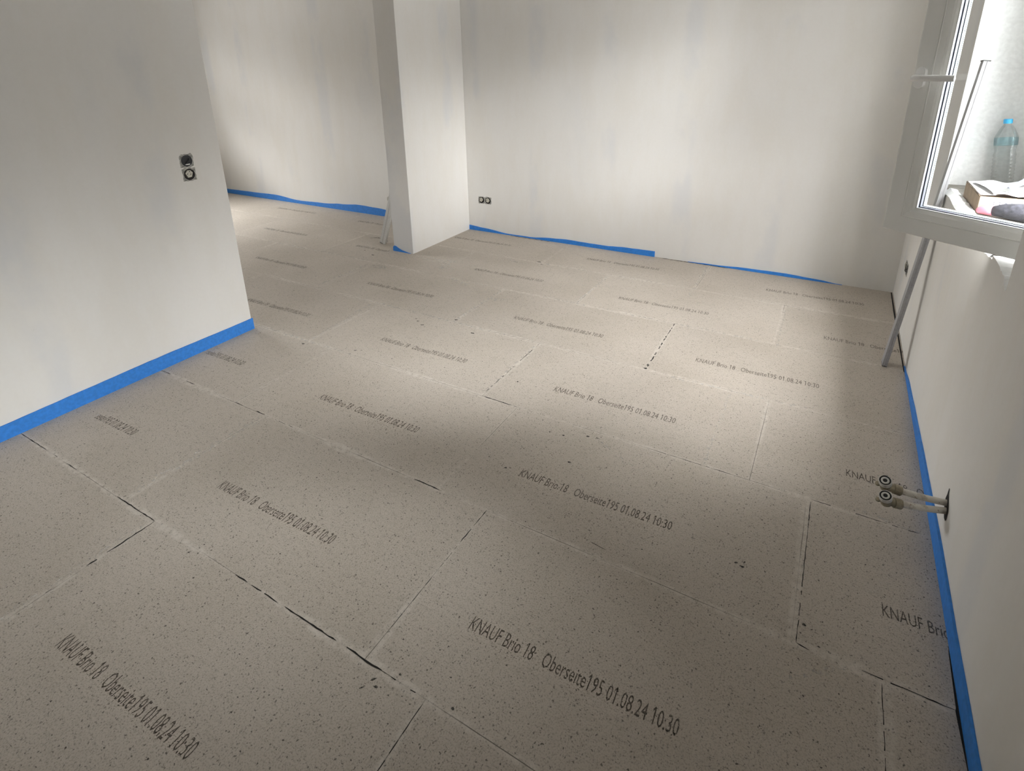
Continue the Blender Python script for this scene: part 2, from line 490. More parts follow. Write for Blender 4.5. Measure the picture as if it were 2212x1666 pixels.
def lettering(x, y, s=TXT, width=.578, skip=0.0, rot=.026, right=False):
    cu = bpy.data.curves.new('printed_lettering', 'FONT'); cu.body = s; cu.size = 1.0; cu.resolution_u = 2
    o = bpy.data.objects.new('tmp', cu); C.objects.link(o)
    bpy.context.view_layer.update()
    dg = bpy.context.evaluated_depsgraph_get()
    me = bpy.data.meshes.new_from_object(o.evaluated_get(dg)); bpy.data.objects.remove(o)
    xs = [v.co.x for v in me.vertices]; full = FULLW[0] or (max(xs) - min(xs))
    FULLW[0] = full
    sx = .578 / full; sy = .0600
    c, sn = math.cos(rot), math.sin(rot)
    x0 = min(xs); x1 = max(xs)
    for v in me.vertices:
        px, py = (v.co.x - x0) * sx, v.co.y * sy
        if right: px -= (max(xs) - x0) * sx
        v.co = (x + c * px - sn * py, y + sn * px + c * py, .0005)
    bmt = bmesh.new(); bmt.from_mesh(me)
    for i_, ch in enumerate(s):            # the printer's figure 1 has a flag
        if ch != '1': continue
        xr = text_right(s[:i_ + 1])
        q_ = []
        for fx, fy_ in ((xr - .05, .735), (xr - .05, .62), (xr - .22, .50), (xr - .22, .60)):
            px, py = (fx - x0) * sx, fy_ * sy
            if right: px -= (x1 - x0) * sx
            q_.append(bmt.verts.new((x + c * px - sn * py, y + sn * px + c * py, .0006)))
        bmt.faces.new(q_)
    bmt.to_mesh(me); bmt.free()
    me.materials.append(m_print)
    t = bpy.data.objects.new('printed_lettering', me); C.objects.link(t); t.parent = floor
    return t


FULLW = [None]
for x, y in ((-1.667, .325), (-.703, .916), (-1.846, .919), (-.880, 1.517), (-1.977, 1.522),
             (-1.023, 2.112), (-2.130, 2.112), (-.490, 2.714), (-1.597, 2.721), (-2.832, 2.734),
             (-1.130, 3.314), (-.289, 3.912), (-4.085, 2.734), (-2.298, 3.335), (-1.627, 3.952),
             (-2.930, 3.955), (-4.795, 3.360), (-5.385, 3.985), (-3.345, 2.123)):
    lettering(x, y)
lettering(.303, 1.515, 'KNAUF Brio')
lettering(.207, 2.110, 'KNAUF Brio 18   Ob')
lettering(.086, 3.304, 'KNAUF Brio 18   Oberseite19')
lettering(-2.471, .934, 'seite195 01.08.24 10:30', right=True)
lettering(-2.591, 1.545, 'rseite195 01.08.24 10:30', right=True)
lettering(-3.560, 3.355, 'KNAUF Brio 18   Oberseite1')
lettering(-4.150, 3.975, 'KNAUF Brio 18   Oberseite1')


# ---------------- floor: open joints, marks, dust
def jag(bm, x0, y0, x1, y1, wd, z=.0006, seg=.015, duty=1.0):
    L = math.hypot(x1 - x0, y1 - y0); n = max(3, int(L / seg)); ux, uy = (x1 - x0) / L, (y1 - y0) / L
    prev = None
    for i in range(n + 1):
        t = i / n * L; h = wd * (.35 + .65 * random.random()) * (.25 if i in (0, n) else 1)
        off = (random.random() - .5) * wd * .5
        a = bm.verts.new((x0 + ux * t - uy * (h / 2 + off), y0 + uy * t + ux * (h / 2 + off), z))
        b = bm.verts.new((x0 + ux * t + uy * (h / 2 - off), y0 + uy * t - ux * (h / 2 - off), z))
        if prev and random.random() < duty: bm.faces.new((prev[0], prev[1], b, a))
        prev = (a, b)


bm = bmesh.new()
for s in ((-2.909, .713, -2.68, .713, .005, .9), (-2.62, .713, -2.36, .713, .004, .35), (-2.13, .713, -1.885, .713, .006, 1), (-1.883, .712, -1.884, .50, .010, .95),
          (-1.884, .50, -1.885, .36, .004, .5),
          (-1.437, .712, -1.38, .712, .006, 1), (-1.36, .712, -1.24, .711, .006, .85), (-1.21, .712, -1.00, .711, .006, 1),
          (-.962, .711, -.835, .711, .009, 1), (-.835, .711, -.69, .711, .004, .5),
          (-2.915, 1.317, -2.83, 1.317, .007, 1), (-2.70, 1.315, -2.62, 1.315, .005, .6), (-2.30, 1.314, -2.24, 1.314, .006, 1),
          (-2.15, 1.314, -2.09, 1.314, .009, 1), (-2.02, 1.312, -1.90, 1.311, .005, .4), (-1.22, 1.313, -1.09, 1.312, .006, .85),
          (-.893, 1.312, -.894, 1.15, .006, .8), (-.894, 1.15, -.893, .80, .003, .35),
          (-1.29, 1.911, -1.11, 1.910, .008, .95), (-1.10, 1.910, -.80, 1.912, .003, .3), (-1.305, 1.95, -1.303, 2.50, .006, .5),
          (-.693, 2.515, -.703, 3.110, .010, .6), (.097, 1.311, .099, 1.90, .004, .9), (.097, 1.312, .13, 1.306, .006, 1),
          (.25, 1.312, .452, 1.313, .005, .95), (-.50, 1.911, -.16, 1.912, .004, .6), (.10, 1.912, .42, 1.911, .005, .6),
          (.293, 1.30, .294, .75, .0035, .7), (-.69, .70, -.692, .20, .0035, .7),
          (-1.60, .74, -1.60, .745, .005, 1), (-.52, 1.36, -.46, 1.352, .005, 1)):
    jag(bm, *s[:4], s[4] * .72, duty=s[5])
# dark slot where the boards stop short of the walls
bm.faces.new([bm.verts.new(v) for v in ((.4535, 3.08, .0006), (.4475, 3.10, .0006), (.4440, 3.9, .0006), (.4465, 4.255, .0006), (.4535, 4.262, .0006))])
bm.faces.new([bm.verts.new(v) for v in ((.4515, 1.02, .0006), (.4515, 1.50, .0006), (.4490, 1.47, .0006), (.4460, 1.32, .0006), (.4440, 1.31, .0006), (.4500, 1.16, .0006))])
jag(bm, -1.10, 4.251, -.60, 4.252, .012, duty=1); jag(bm, -2.50, 4.243, -2.10, 4.243, .010, duty=1)
o = obj('open_joint', bm, m_gap, floor)


def blob(bm, x, y, rx, ry=None, rot=0.0, z=.0007, n=11):
    ry = ry or rx; vs = []
    for i in range(n):
        a = 2 * math.pi * i / n; r = .6 + .5 * random.random()
        px, py = math.cos(a) * rx * r, math.sin(a) * ry * r
        vs.append(bm.verts.new((x + px * math.cos(rot) - py * math.sin(rot), y + px * math.sin(rot) + py * math.cos(rot), z)))
    bm.faces.new(vs)


bm = bmesh.new()
for s in ((-.947, 1.533, .016, .012), (-.930, 1.540, .016, .004, .2), (-.088, 1.503, .014, .009, .6), (-.070, 1.496, .018, .009, .2), (-.066, 1.516, .007, .014, -.3),
          (-.740, 1.866, .022, .010, .2), (-.700, 1.872, .018, .006, .1), (-.645, 1.914, .008, .006), (-.742, 1.681, .022, .014), (-.834, 1.823, .018, .012),
          (.112, 1.378, .016, .010, .4), (.130, 1.372, .010, .006, .4), (.150, 1.328, .010, .006), (.176, 1.324, .010, .008), (-.153, 1.920, .006, .005),
          (-.838, .684, .024, .008, .9), (-.820, .674, .016, .008, .2), (-.850, .655, .018, .005, 1.0), (-.785, .727, .012, .008), (-.619, .727, .012, .010),
          (-2.168, 1.958, .030, .010, .7), (-2.140, 1.975, .016, .006, .3), (-2.490, 1.874, .030, .016, .3), (-2.098, 2.416, .018, .010, .4), (-2.130, 2.440, .018, .006, .4), (-2.042, 2.387, .022, .012, .3),
          (-1.708, 2.438, .022, .014), (-1.899, 2.540, .022, .014), (-.698, 2.522, .022, .016), (-.698, 2.564, .022, .006), (-.698, 2.564, .006, .022),
          (-3.254, 3.247, .034, .012), (-3.403, 3.309, .016, .010), (-1.936, 3.727, .040, .014), (-1.895, 3.687, .018, .010), (-.297, 1.301, .006, .004), (-.131, 1.433, .012, .004, -.6), (-1.214, 2.1, .008, .010),
          (.33, 1.97, .01, .006), (-3.20, 2.40, .010, .010)):
    blob(bm, s[0], s[1], s[2] * (.42 if s[1] < 2 else .6), s[3] * (.42 if s[1] < 2 else .6) if len(s) > 3 else None, *s[4:])
tube_pts = [(-3.62, 3.60), (-3.56, 3.645), (-3.46, 3.61), (-3.40, 3.60)]
for a_, b_ in zip(tube_pts, tube_pts[1:]): jag(bm, *a_, *b_, .016)
jag(bm, -3.26, 3.60, -3.19, 3.64, .014)
obj('dark_smudge', bm, m_mark, floor)

bm = bmesh.new()
zz = .00055
for s in ((-2.602, 3.398, .10, .050, .2), (-2.56, 3.33, .040, .12, .3), (-2.54, 3.284, .05, .05, .1), (-2.22, 3.075, .07, .05, 0), (-2.30, 3.10, .05, .03, 0), (-1.85, 2.93, .08, .03, .2),
          (-2.75, 3.42, .10, .02, -.3), (-2.10, 3.64, .10, .02, -.1), (-3.0, 3.05, .10, .04, .2)):
    zz += .00001; blob(bm, s[0], s[1], s[2], s[3], s[4], z=zz, n=23)
jag(bm, .085, 1.20, .217, 1.306, .020, z=.0005); jag(bm, -.712, 1.874, -.508, 1.774, .008, z=.0005); jag(bm, -2.08, 1.30, -2.105, .75, .045, z=.0005); jag(bm, -1.905, .70, -1.90, .20, .022, z=.0005)
jag(bm, -2.49, 1.93, -2.55, 2.48, .022, z=.0005); jag(bm, -1.31, 1.95, -1.315, 2.50, .016, z=.0005); jag(bm, -1.905, 2.53, -1.90, 3.09, .024, z=.0005)
jag(bm, -1.35, 3.13, -1.34, 3.68, .028, z=.0005); jag(bm, -.73, 3.55, -.74, 4.24, .028, z=.0005); jag(bm, -.135, 3.05, -.14, 3.64, .012, z=.0005)
jag(bm, -3.13, 2.55, -3.12, 3.05, .028, z=.0005); jag(bm, -2.99, 3.42, -2.50, 3.30, .020, z=.0005)
jag(bm, -.28, 1.92, -.275, 2.48, .016, z=.0005); jag(bm, .22, 1.94, .44, 1.912, .012, z=.0005)
jag(bm, -.60, 2.50, .05, 2.52, .02, z=.0005, duty=.6); jag(bm, -2.85, 1.91, -2.1, 1.915, .022, z=.0005, duty=.7)
jag(bm, -2.6, 2.515, -1.5, 2.51, .024, z=.0005, duty=.7); jag(bm, -1.6, 3.115, -.2, 3.118, .022, z=.0005, duty=.6)
jag(bm, -1.95, 3.71, -.9, 3.715, .022, z=.0005, duty=.6); jag(bm, -4.4, 3.11, -3.2, 3.12, .03, z=.0005, duty=.6)
o = obj('plaster_smear', bm, m_dust, floor)

# ---------------- torn plaster at the niche edge
bm = bmesh.new()
n = 60; prev = None
for i in range(n + 1):
    y = 2.15 + (3.20 - 2.15) * i / n
    t0 = .006 + .004 * random.random() + .004 * math.sin(i * .35) + (.010 if .35 < i / n < .55 else 0) * random.random()
    a = (y, NZ0 + .018 + random.uniform(-.003, .003)); b = (y, NZ0 - t0 + .010)
    vs = [bm.verts.new((XR + .014, a[0], a[1] + .004)), bm.verts.new((XR - .006, b[0], b[1])), bm.verts.new((XR + .04, a[0], a[1] - .002)), bm.verts.new((XR + .03, b[0], b[1]))]
    if prev:
        bm.faces.new((prev[0], prev[1], vs[1], vs[0])); bm.faces.new((prev[0], vs[0], vs[2], prev[2])); bm.faces.new((prev[1], prev[3], vs[3], vs[1]))
    prev = vs
obj('torn_plaster_edge', bm, m_white_plaster, wall_right)
# ---------------- sill
bm = bmesh.new(); box(bm, XR + .012, .735, 2.131, NY1 - .002, NZ0 - .01, NZ0 + .0125)
struct('trim_1', bm, m_sill, 'dusty grey unfinished window sill', 'window sill')


# ------------------------------------------------------------------ foam edge strips
def strip(label, group, axis, face, prof, th, inward, ends=True):
    """prof: list of (coordinate along the wall, height); face: wall face; inward: direction into the room"""
    bm = bmesh.new(); pts = []
    for (a, h), (b, g) in zip(prof, prof[1:]):
        k = max(1, int(abs(b - a) / .04))
        for i in range(k):
            t = i / k; s = t * t * (3 - 2 * t); pts.append((a + (b - a) * t, h + (g - h) * s))
    pts.append(prof[-1]); prev = None
    for a, h in pts:
        h = max(h, .0015) + random.uniform(-.0008, .0008); lean = .002 + .0015 * math.sin(a * 9)
        row = []
        for d, z in ((0.0005, 0.0), (th, 0.0), (th - lean * .3, h), (0.0005, h)):
            q = face + inward * d
            row.append(bm.verts.new((a, q, z) if axis == 'x' else (q, a, z)))
        if prev:
            for i in range(4): bm.faces.new((prev[i], prev[(i + 1) % 4], row[(i + 1) % 4], row[i]))
        else: bm.faces.new(row[::-1])
        prev = row
    bm.faces.new(prev)
    o = obj('edge_strip', bm, m_foam); tag(o, label, 'foam strip', group)
    return o


G = 'blue foam edge strips along the walls'
s1 = strip('wide blue foam strip along the foot of the left partition wall', G, 'y', XL, [(-1.65, .07), (.5, .067), (1.35, .073), (1.76, .068), (1.873, .068)], .007, 1)
strip('long blue foam strip at the foot of the window wall on the right', G, 'y', XR, [(3.16, .002), (2.9, .028), (2.6, .042), (2.25, .053), (1.83, .064), (1.5, .057), (1.1, .056), (.4, .058), (-1.65, .06)], .008, -1)
strip('wavy blue foam strip on the far wall of the left room', G, 'x', YB, [(-8.19, .05), (-6.8, .050), (-6.2, .056), (-5.75, .064), (-5.35, .036), (-4.95, .046), (-4.65, .066), (-4.4, .084), (-4.12, .078), (-3.9, .063), (-3.5, .05), (-3.175, .05)], .007, -1)
strip('blue foam strip on the back wall from the wall stub, with a cut end', G, 'x', YB, [(-2.963, .044), (-2.80, .032), (-2.52, .009), (-2.30, .010), (-2.10, .028), (-1.95, .036), (-1.6, .032), (-1.4, .043), (-1.165, .046)], .008, -1)
strip('thin blue foam strip on the back wall, tapering off near the right corner', G, 'x', YB, [(-.90, .002), (-.70, .008), (-.45, .020), (-.2, .022), (0, .013), (.16, .001)], .007, -1)
# corner wrap on the wall stub
bm = bmesh.new()
fy = 3.424
pr = [(-3.178, .032), (-3.168, .045), (-3.150, .044), (-3.12, .028), (-3.08, .014), (-3.02, .004), (-2.99, .001)]
prev = None
for x, h in pr:
    row = [bm.verts.new((x, fy - .0005, 0)), bm.verts.new((x, fy - .008, 0)), bm.verts.new((x, fy - .007, h)), bm.verts.new((x, fy - .0005, h))]
    if prev:
        for i in range(4): bm.faces.new((prev[i], prev[(i + 1) % 4], row[(i + 1) % 4], row[i]))
    else: bm.faces.new(row[::-1])
    prev = row
bm.faces.new(prev)
o = obj('edge_strip', bm, m_foam); tag(o, 'small torn blue foam scrap at the foot of the wall stub', 'foam strip', G)


# ------------------------------------------------------------------ window
win = bpy.data.objects.new('window_1', None); C.objects.link(win); win['kind'] = 'structure'
win['label'] = 'white plastic window with one sash swung open into the room'; win['category'] = 'window'
FX = .735       # inner face of the fixed frame
bm = bmesh.new()


def ring(bm, y0, y1, z0, z1, wd, x0, x1):
    box(bm, x0, x1, y0, y1, z0, z0 + wd); box(bm, x0, x1, y0, y1, z1 - wd, z1)
    box(bm, x0, x1, y0, y0 + wd, z0 + wd, z1 - wd); box(bm, x0, x1, y1 - wd, y1, z0 + wd, z1 - wd)


ring(bm, NY0 + .001, NY1 - .001, NZ0 + .001, NZ1 - .001, .052, FX + .02, FX + .09)
obj('window_frame', bm, m_pvc, win, bevel=.002)


def sash(W, H, with_handle, mirror=False):
    """sash in local axes: x from the free edge (0) to the hinge (W), y = 0 room face growing outwards, z up"""
    e = bpy.data.objects.new('window_sash', None); C.objects.link(e); e.parent = win
    s = bmesh.new()
    # cross-section of the moulding: (inset from outer edge, depth from the room face)
    prof = [(0, .008), (.003, .001), (.006, 0), (.0555, 0), (.0560, .0012), (.0566, .0012), (.0572, -.0010), (.0594, -.0008), (.0600, .0006), (.078, .0035), (.0835, .0080), (.0885, .0150), (.0885, .024), (.0885, .056), (.078, .060), (.004, .060), (0, .056)]
    cs = []
    for u, v in ((0, 0), (1, 0), (1, 1), (0, 1)):
        rr = []
        for i, dpt in prof:
            rr.append(s.verts.new(((i if u == 0 else W - i), dpt, (i if v == 0 else H - i))))
        cs.append(rr)
    for a in range(4):
        b = (a + 1) % 4
        for i in range(len(prof)):
            j = (i + 1) % len(prof)
            s.faces.new((cs[a][i], cs[a][j], cs[b][j], cs[b][i]))
    fr = obj('sash_frame', s, m_pvc, win); fr.parent = e
    fr.data.materials.append(m_pvc)

    def loop(i0, i1, d0, d1, mat, name):
        q = bmesh.new()
        box(q, i0, i1, d0, d1, i0, H - i0); box(q, W - i1, W - i0, d0, d1, i0, H - i0)
        box(q, i1, W - i1, d0, d1, i0, i1); box(q, i1, W - i1, d0, d1, H - i1, H - i0)
        return obj(name, q, mat, e)
    loop(.0888, .0915, .0145, .021, m_handle, 'bead_lip')
    loop(.0887, .0912, .0212, .0264, m_spacer, 'gasket')
    loop(.0887, .0935, .0296, .0424, m_spacer, 'glazing_spacer')
    loop(.0887, .0950, .0456, .0550, m_spacer2, 'glazing_spacer')
    loop(.0887, .0970, .0551, .0575, m_handle, 'outer_lip')
    for d in (.0265, .0425):
        q = bmesh.new(); box(q, .0886, W - .0886, d, d + .003, .0886, H - .0886)
        obj('glass_pane', q, m_glass, e)
    if with_handle:
        hx, hz = .030, .505
        h = bmesh.new()
        # oval rosette plate standing 12 mm proud
        R = .0155; n = 24; rows = []
        for dpt, k in ((0, 1), (-.009, 1), (-.012, .93), (-.0125, .80)):
            r_ = []
            for i in range(n):
                a = 2 * math.pi * i / n; zz = (.0175 if math.sin(a) >= 0 else -.0175)
                r_.append(h.verts.new((hx + math.cos(a) * R * k, dpt, hz + zz + math.sin(a) * R * k)))
            rows.append(r_)
        for a, b in zip(rows, rows[1:]):
            for i in range(n): h.faces.new((a[i], a[(i + 1) % n], b[(i + 1) % n], b[i]))
        h.faces.new(rows[-1]); h.faces.new(rows[0][::-1])
        hd = obj('handle_rosette', h, m_handle, e, smooth=False)
        h = bmesh.new()
        tube(h, [(hx, -.012, hz), (hx, -.032, hz), (hx + .001, -.042, hz), (hx + .006, -.050, hz), (hx + .016, -.053, hz), (hx + .05, -.0535, hz), (hx + .09, -.053, hz), (hx + .122, -.052, hz)],
             [.0095, .0095, .0105, .0105, .0100, .0095, .0095, .0095], 16)
        for v in h.verts:      # slightly flattened grip
            if v.co.x > hx + .012: v.co.y = -.053 + (v.co.y + .053) * .72
        hd2 = obj('handle_lever', h, m_handle, e, smooth=True)
    return e


HS = 1.33
e1 = sash(.614, HS, True)
fe = Vector((.1715, 2.279, .9250)); ang = math.radians(-34.6)
e1.matrix_world = Matrix.Translation(fe) @ Matrix.Rotation(ang, 4, 'Z')
e2 = sash(.660, HS, False)
e2.matrix_world = Matrix.Translation(Vector((FX + .0, 3.285, .935))) @ Matrix.Rotation(math.radians(-90), 4, 'Z')
# hinge knuckle on the near jamb
bm = bmesh.new()
for z in (.965, 2.18): lathe(bm, [(.007, 0), (.008, .002), (.008, .07), (.007, .072)], (.692, 1.935, z), n=14)
box(bm, .690, .752, 1.911, 1.925, .965, 1.037); box(bm, .690, .752, 1.911, 1.925, 2.18, 2.252)
obj('hinge', bm, m_handle, win)

# window of the left room, never in view of the camera but lighting its wall
w2 = bpy.data.objects.new('window_2', None); C.objects.link(w2); w2['kind'] = 'structure'
bm = bmesh.new()
box(bm, -8.32, -8.26, 1.5, 3.2, .85, .92); box(bm, -8.32, -8.26, 1.5, 3.2, 2.18, 2.25)
for y in (1.5, 2.315, 3.13): box(bm, -8.32, -8.26, y, y + .07, .92, 2.18)
obj('window_frame', bm, m_pvc, w2)
bm = bmesh.new(); box(bm, -8.295, -8.291, 1.57, 2.315, .92, 2.18); obj('glass_pane', bm, m_glass, w2)
bm = bmesh.new(); box(bm, -8.295, -8.291, 2.385, 3.13, .92, 2.18); obj('glass_pane', bm, m_glass, w2)


# ------------------------------------------------------------------ open electrical boxes
def ragged_patch(bm, w_, h_, depth=.0015, n=26, hole=.030, hx=0.0):
    """rough gypsum collar with a round hole; local x,z in the wall plane, y out of the wall"""
    inner = []; outer = []
    for i in range(n):
        a = 2 * math.pi * i / n; c, s = math.cos(a), math.sin(a)
        k = 1 / max(abs(c) / (w_ / 2), abs(s) / (h_ / 2)); k *= random.uniform(.86, 1.04)
        outer.append(bm.verts.new((hx + c * k, 0, s * k))); inner.append((c, s))
    o2 = [bm.verts.new((v.co.x * .96 + hx * .04, depth, v.co.z * .96)) for v in outer]
    i2 = [bm.verts.new((hx + c * hole * random.uniform(.95, 1.07), depth, s * hole * random.uniform(.95, 1.07))) for c, s in inner]
    for i in range(n):
        j = (i + 1) % n
        bm.faces.new((outer[i], outer[j], o2[j], o2[i])); bm.faces.new((o2[i], o2[j], i2[j], i2[i]))


def recess_disc(bm, r=.030, dpt=.002, hx=0.0, n=26, mi=0):  # flat disc, its dark colour stands in for the shade of a recess
    c = bm.verts.new((hx, dpt * .35, 0))
    rg = [bm.verts.new((hx + math.cos(2 * math.pi * i / n) * r, dpt * .35, math.sin(2 * math.pi * i / n) * r)) for i in range(n)]
    for i in range(n): bm.faces.new((c, rg[i], rg[(i + 1) % n])).material_index = mi


def insert(parent, tilt, off=(0, 0)):
    """socket insert: square-ish carrier turned a little, with pin holes and clips"""
    b = bmesh.new(); R = .0200
    shp = [(-1, .45), (-.35, 1), (.45, .95), (1, .15), (.25, -1), (-.75, -.75)]
    ca, sa = math.cos(tilt), math.sin(tilt)
    P = [(off[0] + R * (x * ca - z * sa), off[1] + R * (x * sa + z * ca)) for x, z in shp]
    va = [b.verts.new((x, .0012, z)) for x, z in P]; vb = [b.verts.new((x * .94 + off[0] * .06, .006, z * .94 + off[1] * .06)) for x, z in P]
    b.faces.new(vb); b.faces.new(va[::-1])
    for i in range(6): b.faces.new((va[i], va[(i + 1) % 6], vb[(i + 1) % 6], vb[i]))
    o = obj('socket_insert', b, m_insert, parent)
    b = bmesh.new()
    for px, pz in ((-.008, -.002), (.009, .001), (-.004, .013)):
        lathe(b, [(.0026, 0), (.0026, .0006)], (off[0] + px * ca, .0061, off[1] + pz), (0, 1, 0), 12)
    obj('pin_hole', b, m_box_dark, o)
    b = bmesh.new()
    box(b, off[0] - .004, off[0] + .004, .006, .0068, off[1] + .006, off[1] + .009)
    obj('clip', b, m_metal, o)
    return o


def wall_box(loc, rot, label, horizontal, kinds, W=.074, group=None, single=False):
    t = thing('socket_box', label, 'electrical box', loc, rot, group)
    n_ = len(kinds)
    for i, kd in enumerate(kinds):
        d = (i - (n_ - 1) / 2) * .071
        hx, hz = (d, 0) if horizontal else (0, -d)
        if single: W = .050
        b = bmesh.new(); ragged_patch(b, W, W - .002); o = obj('plaster_collar', b, m_patch, t); o.location = (hx, 0, hz)
        b = bmesh.new(); recess_disc(b, .024 if single else .0295); c = obj('box_recess_shade', b, m_box_dark if kd == 'dark' else m_box_brown, t); c.location = (hx, .0006, hz)
        if kd == 'dark':
            b = bmesh.new()
            box(b, -.012, .012, .0012, .004, -.021, -.016)
            q = obj('terminal_bar', b, m_metal, c)
            b = bmesh.new(); tube(b, [(-.012, .002, .010), (-.004, .010, .0), (.006, .010, -.006), (.010, .003, -.014)], .0018, 8)
            obj('wire', b, m_box_dark, c)
        else:
            ins = insert(t, kd, (.0040, .003)); ins.location = (hx, .0005, hz)
            b = bmesh.new(); tube(b, [(-.018, .002, -.012), (-.021, .005, .002), (-.014, .004, .018)], .0012, 8)
            obj('wire', b, m_box_dark, c)
    return t


# local x along the wall, local y out of it
wall_box((XL, 1.675, 1.008), (0, 0, -math.pi / 2), 'upright pair of open boxes in the left partition, upper one dark and empty', False, ['dark', .15])
wall_box((-2.782, YB, .300), (0, 0, math.pi), 'side by side pair of open socket boxes low on the back wall beside the stub', True, [.5, .5])
wall_box((XR, 3.885, .298), (0, 0, math.pi / 2), 'dark open socket box on the window wall, near the corner behind the leaning profile', True, ['dark', .4])
wall_box((-3.955, YB, .190), (0, 0, math.pi), 'open socket box on the far wall, half hidden behind a leaning profile', True, [.8], single=True)


# ------------------------------------------------------------------ leaning aluminium profiles
def profile_bar(name, label, p0, p1, wx, wy, group, mat=None):
    """rectangular hollow straightedge from p0 to p1, wx across, wy deep"""
    p0, p1 = Vector(p0), Vector(p1); d = p1 - p0; L = d.length; dz = d.normalized()
    ax = Vector((1, 0, 0)); ax = (ax - ax.dot(dz) * dz).normalized(); ay = dz.cross(ax)
    t = thing(name, label, 'straightedge', p0, (0, 0, 0), group)
    M4 = Matrix((ax, ay, dz)).transposed().to_4x4(); M4.translation = p0
    t.matrix_world = M4
    b = bmesh.new(); x, y = wx / 2, wy / 2; g = .0016
    sec = [(-x, -y), (-g * 2, -y), (-g, -y + g), (g, -y + g), (g * 2, -y), (x, -y), (x, -g * 2), (x - g, 0), (x, g * 2), (x, y), (-x, y), (-x, g * 2), (-x + g, 0), (-x, -g * 2)]
    r0_ = [b.verts.new((q[0], q[1], .004)) for q in sec]; r1_ = [b.verts.new((q[0], q[1], L - .004)) for q in sec]
    for i in range(len(sec)): b.faces.new((r0_[i], r0_[(i + 1) % len(sec)], r1_[(i + 1) % len(sec)], r1_[i]))
    b.faces.new(r0_[::-1]); b.faces.new(r1_)
    body = obj('profile', b, mat or m_alu, t)
    for z0, z1, e_ in ((0, .0045, .0), (L - .0045, L, .0025)):
        b = bmesh.new(); box(b, -x - e_, x + e_, -y - e_, y + e_, z0, z1); obj('end_cap', b, m_alu_dark, t, bevel=.0008)
    return t, L


G2 = 'aluminium straightedges leaning on walls'
profile_bar('straightedge', 'long grey aluminium straightedge leaning against the window sill', (.366, 3.135, .001), (.492, 3.200, 1.475), .022, .060, G2)
t, L = profile_bar('straightedge', 'pale aluminium straightedge with a hanging hole, leaning behind the wall stub', (-3.398, 3.530, .001), (-3.190, 3.550, .62), .060, .022, G2, m_alu_pale)
b = bmesh.new(); lathe(b, [(.0075, 0), (.0075, .001)], (.012, -.0111, .41), (0, -1, 0), 16); obj('hanging_hole', b, m_plug_dark, t)


# ------------------------------------------------------------------ water pipes
def pipe(label, wallp, head, nrm, lugs):
    wallp, head = Vector(wallp), Vector(head)
    t = thing('water_pipe', label, 'pipe', wallp, (0, 0, 0), 'capped water pipes from the window wall')
    d = head - wallp; L = d.length; u = d.normalized(); nrm = Vector(nrm).normalized()
    base = head - nrm * .034 - wallp
    b = bmesh.new()
    end = base - u * .012
    pts = [(-u * .03)[:], (u * .0)[:]] + [((u * 0).lerp(end, k / 8) + Vector((0, 0, -.004 * math.sin(k / 8 * math.pi))))[:] for k in range(1, 9)]
    tube(b, pts, .0102, 18)
    obj('pipe_run', b, m_pipe, t, smooth=True)
    b = bmesh.new()
    tube(b, [(end - u * .035)[:], (end - u * .032)[:], (end - u * .012)[:], (end - u * .010)[:], (end + u * .014)[:]], [.0140, .0165, .0165, .0135, .0135], 16)
    obj('coupling', b, m_brass, t, smooth=False)
    b = bmesh.new()
    lathe(b, [(.0, -.020), (.012, -.018), (.0165, -.010), (.0165, .010), (.0178, .012), (.0178, .018)], base[:], nrm[:], 24)
    s_ = nrm.cross(u).normalized()
    for sgn in lugs:        # fixing lugs
        c_ = base + s_ * sgn * .019 - u * -.004 - nrm * .006
        lathe(b, [(.007, -.003), (.008, 0), (.007, .004)], c_[:], nrm[:], 12)
    c_ = base + u * .024 - nrm * .006
    lathe(b, [(.007, -.003), (.008, 0), (.007, .004)], c_[:], nrm[:], 12)
    el = obj('elbow', b, m_brass, t)
    b = bmesh.new()
    lathe(b, [(.0165, .017), (.0185, .018), (.0185, .0335), (.0178, .0350), (.0165, .0350), (.0165, .0315), (.0, .0315)], base[:], nrm[:], 28)
    pl = obj('plug', b, m_plug_light, t, smooth=False)
    b = bmesh.new()
    # black annulus, grey ring and dark core on the face of the plug
    def ann(r1_, r2_, h):
        lathe(b, [(r1_, h - .001), (r2_, h - .001), (r2_, h), (r1_, h), (r1_, h - .001)] if r1_ else [(0, h), (r2_, h), (r2_, h - .001)], base[:], nrm[:], 28)
    ann(.0118, .0165, .0328); ann(0, .0062, .0332)
    obj('rubber_seal', b, m_plug_dark, pl)
    b = bmesh.new()
    lathe(b, [(.0062, .0322), (.0118, .0322), (.0118, .0345), (.0100, .0350), (.0075, .0350), (.0062, .0340), (.0062, .0322)], base[:], nrm[:], 28)
    obj('plug_ring', b, m_plug_light, pl)
    return t


NR = (-.20, -.45, .87)
LU, LD = (1,), (-1,)
pipe('upper, farther plaster-splashed water pipe with a ring-shaped plug', (.459, 1.888, .164), (.288, 1.858, .203), NR, LU)
pipe('lower, nearer plaster-splashed water pipe with a ring-shaped plug', (.459, 1.871, .147), (.292, 1.818, .176), NR, LD)
bm = bmesh.new()
pts = [(1.846, .150), (1.848, .175), (1.860, .190), (1.880, .205), (1.893, .213), (1.898, .228), (1.906, .226), (1.908, .200), (1.914, .182), (1.908, .160), (1.890, .146), (1.874, .136), (1.856, .138)]
bm.faces.new([bm.verts.new((XR - .0008, y - .003, z - .016)) for y, z in pts])
obj('wall_hole', bm, m_box_brown, wall_right)

# ------------------------------------------------------------------ things on the sill
ZS = NZ0 + .0125
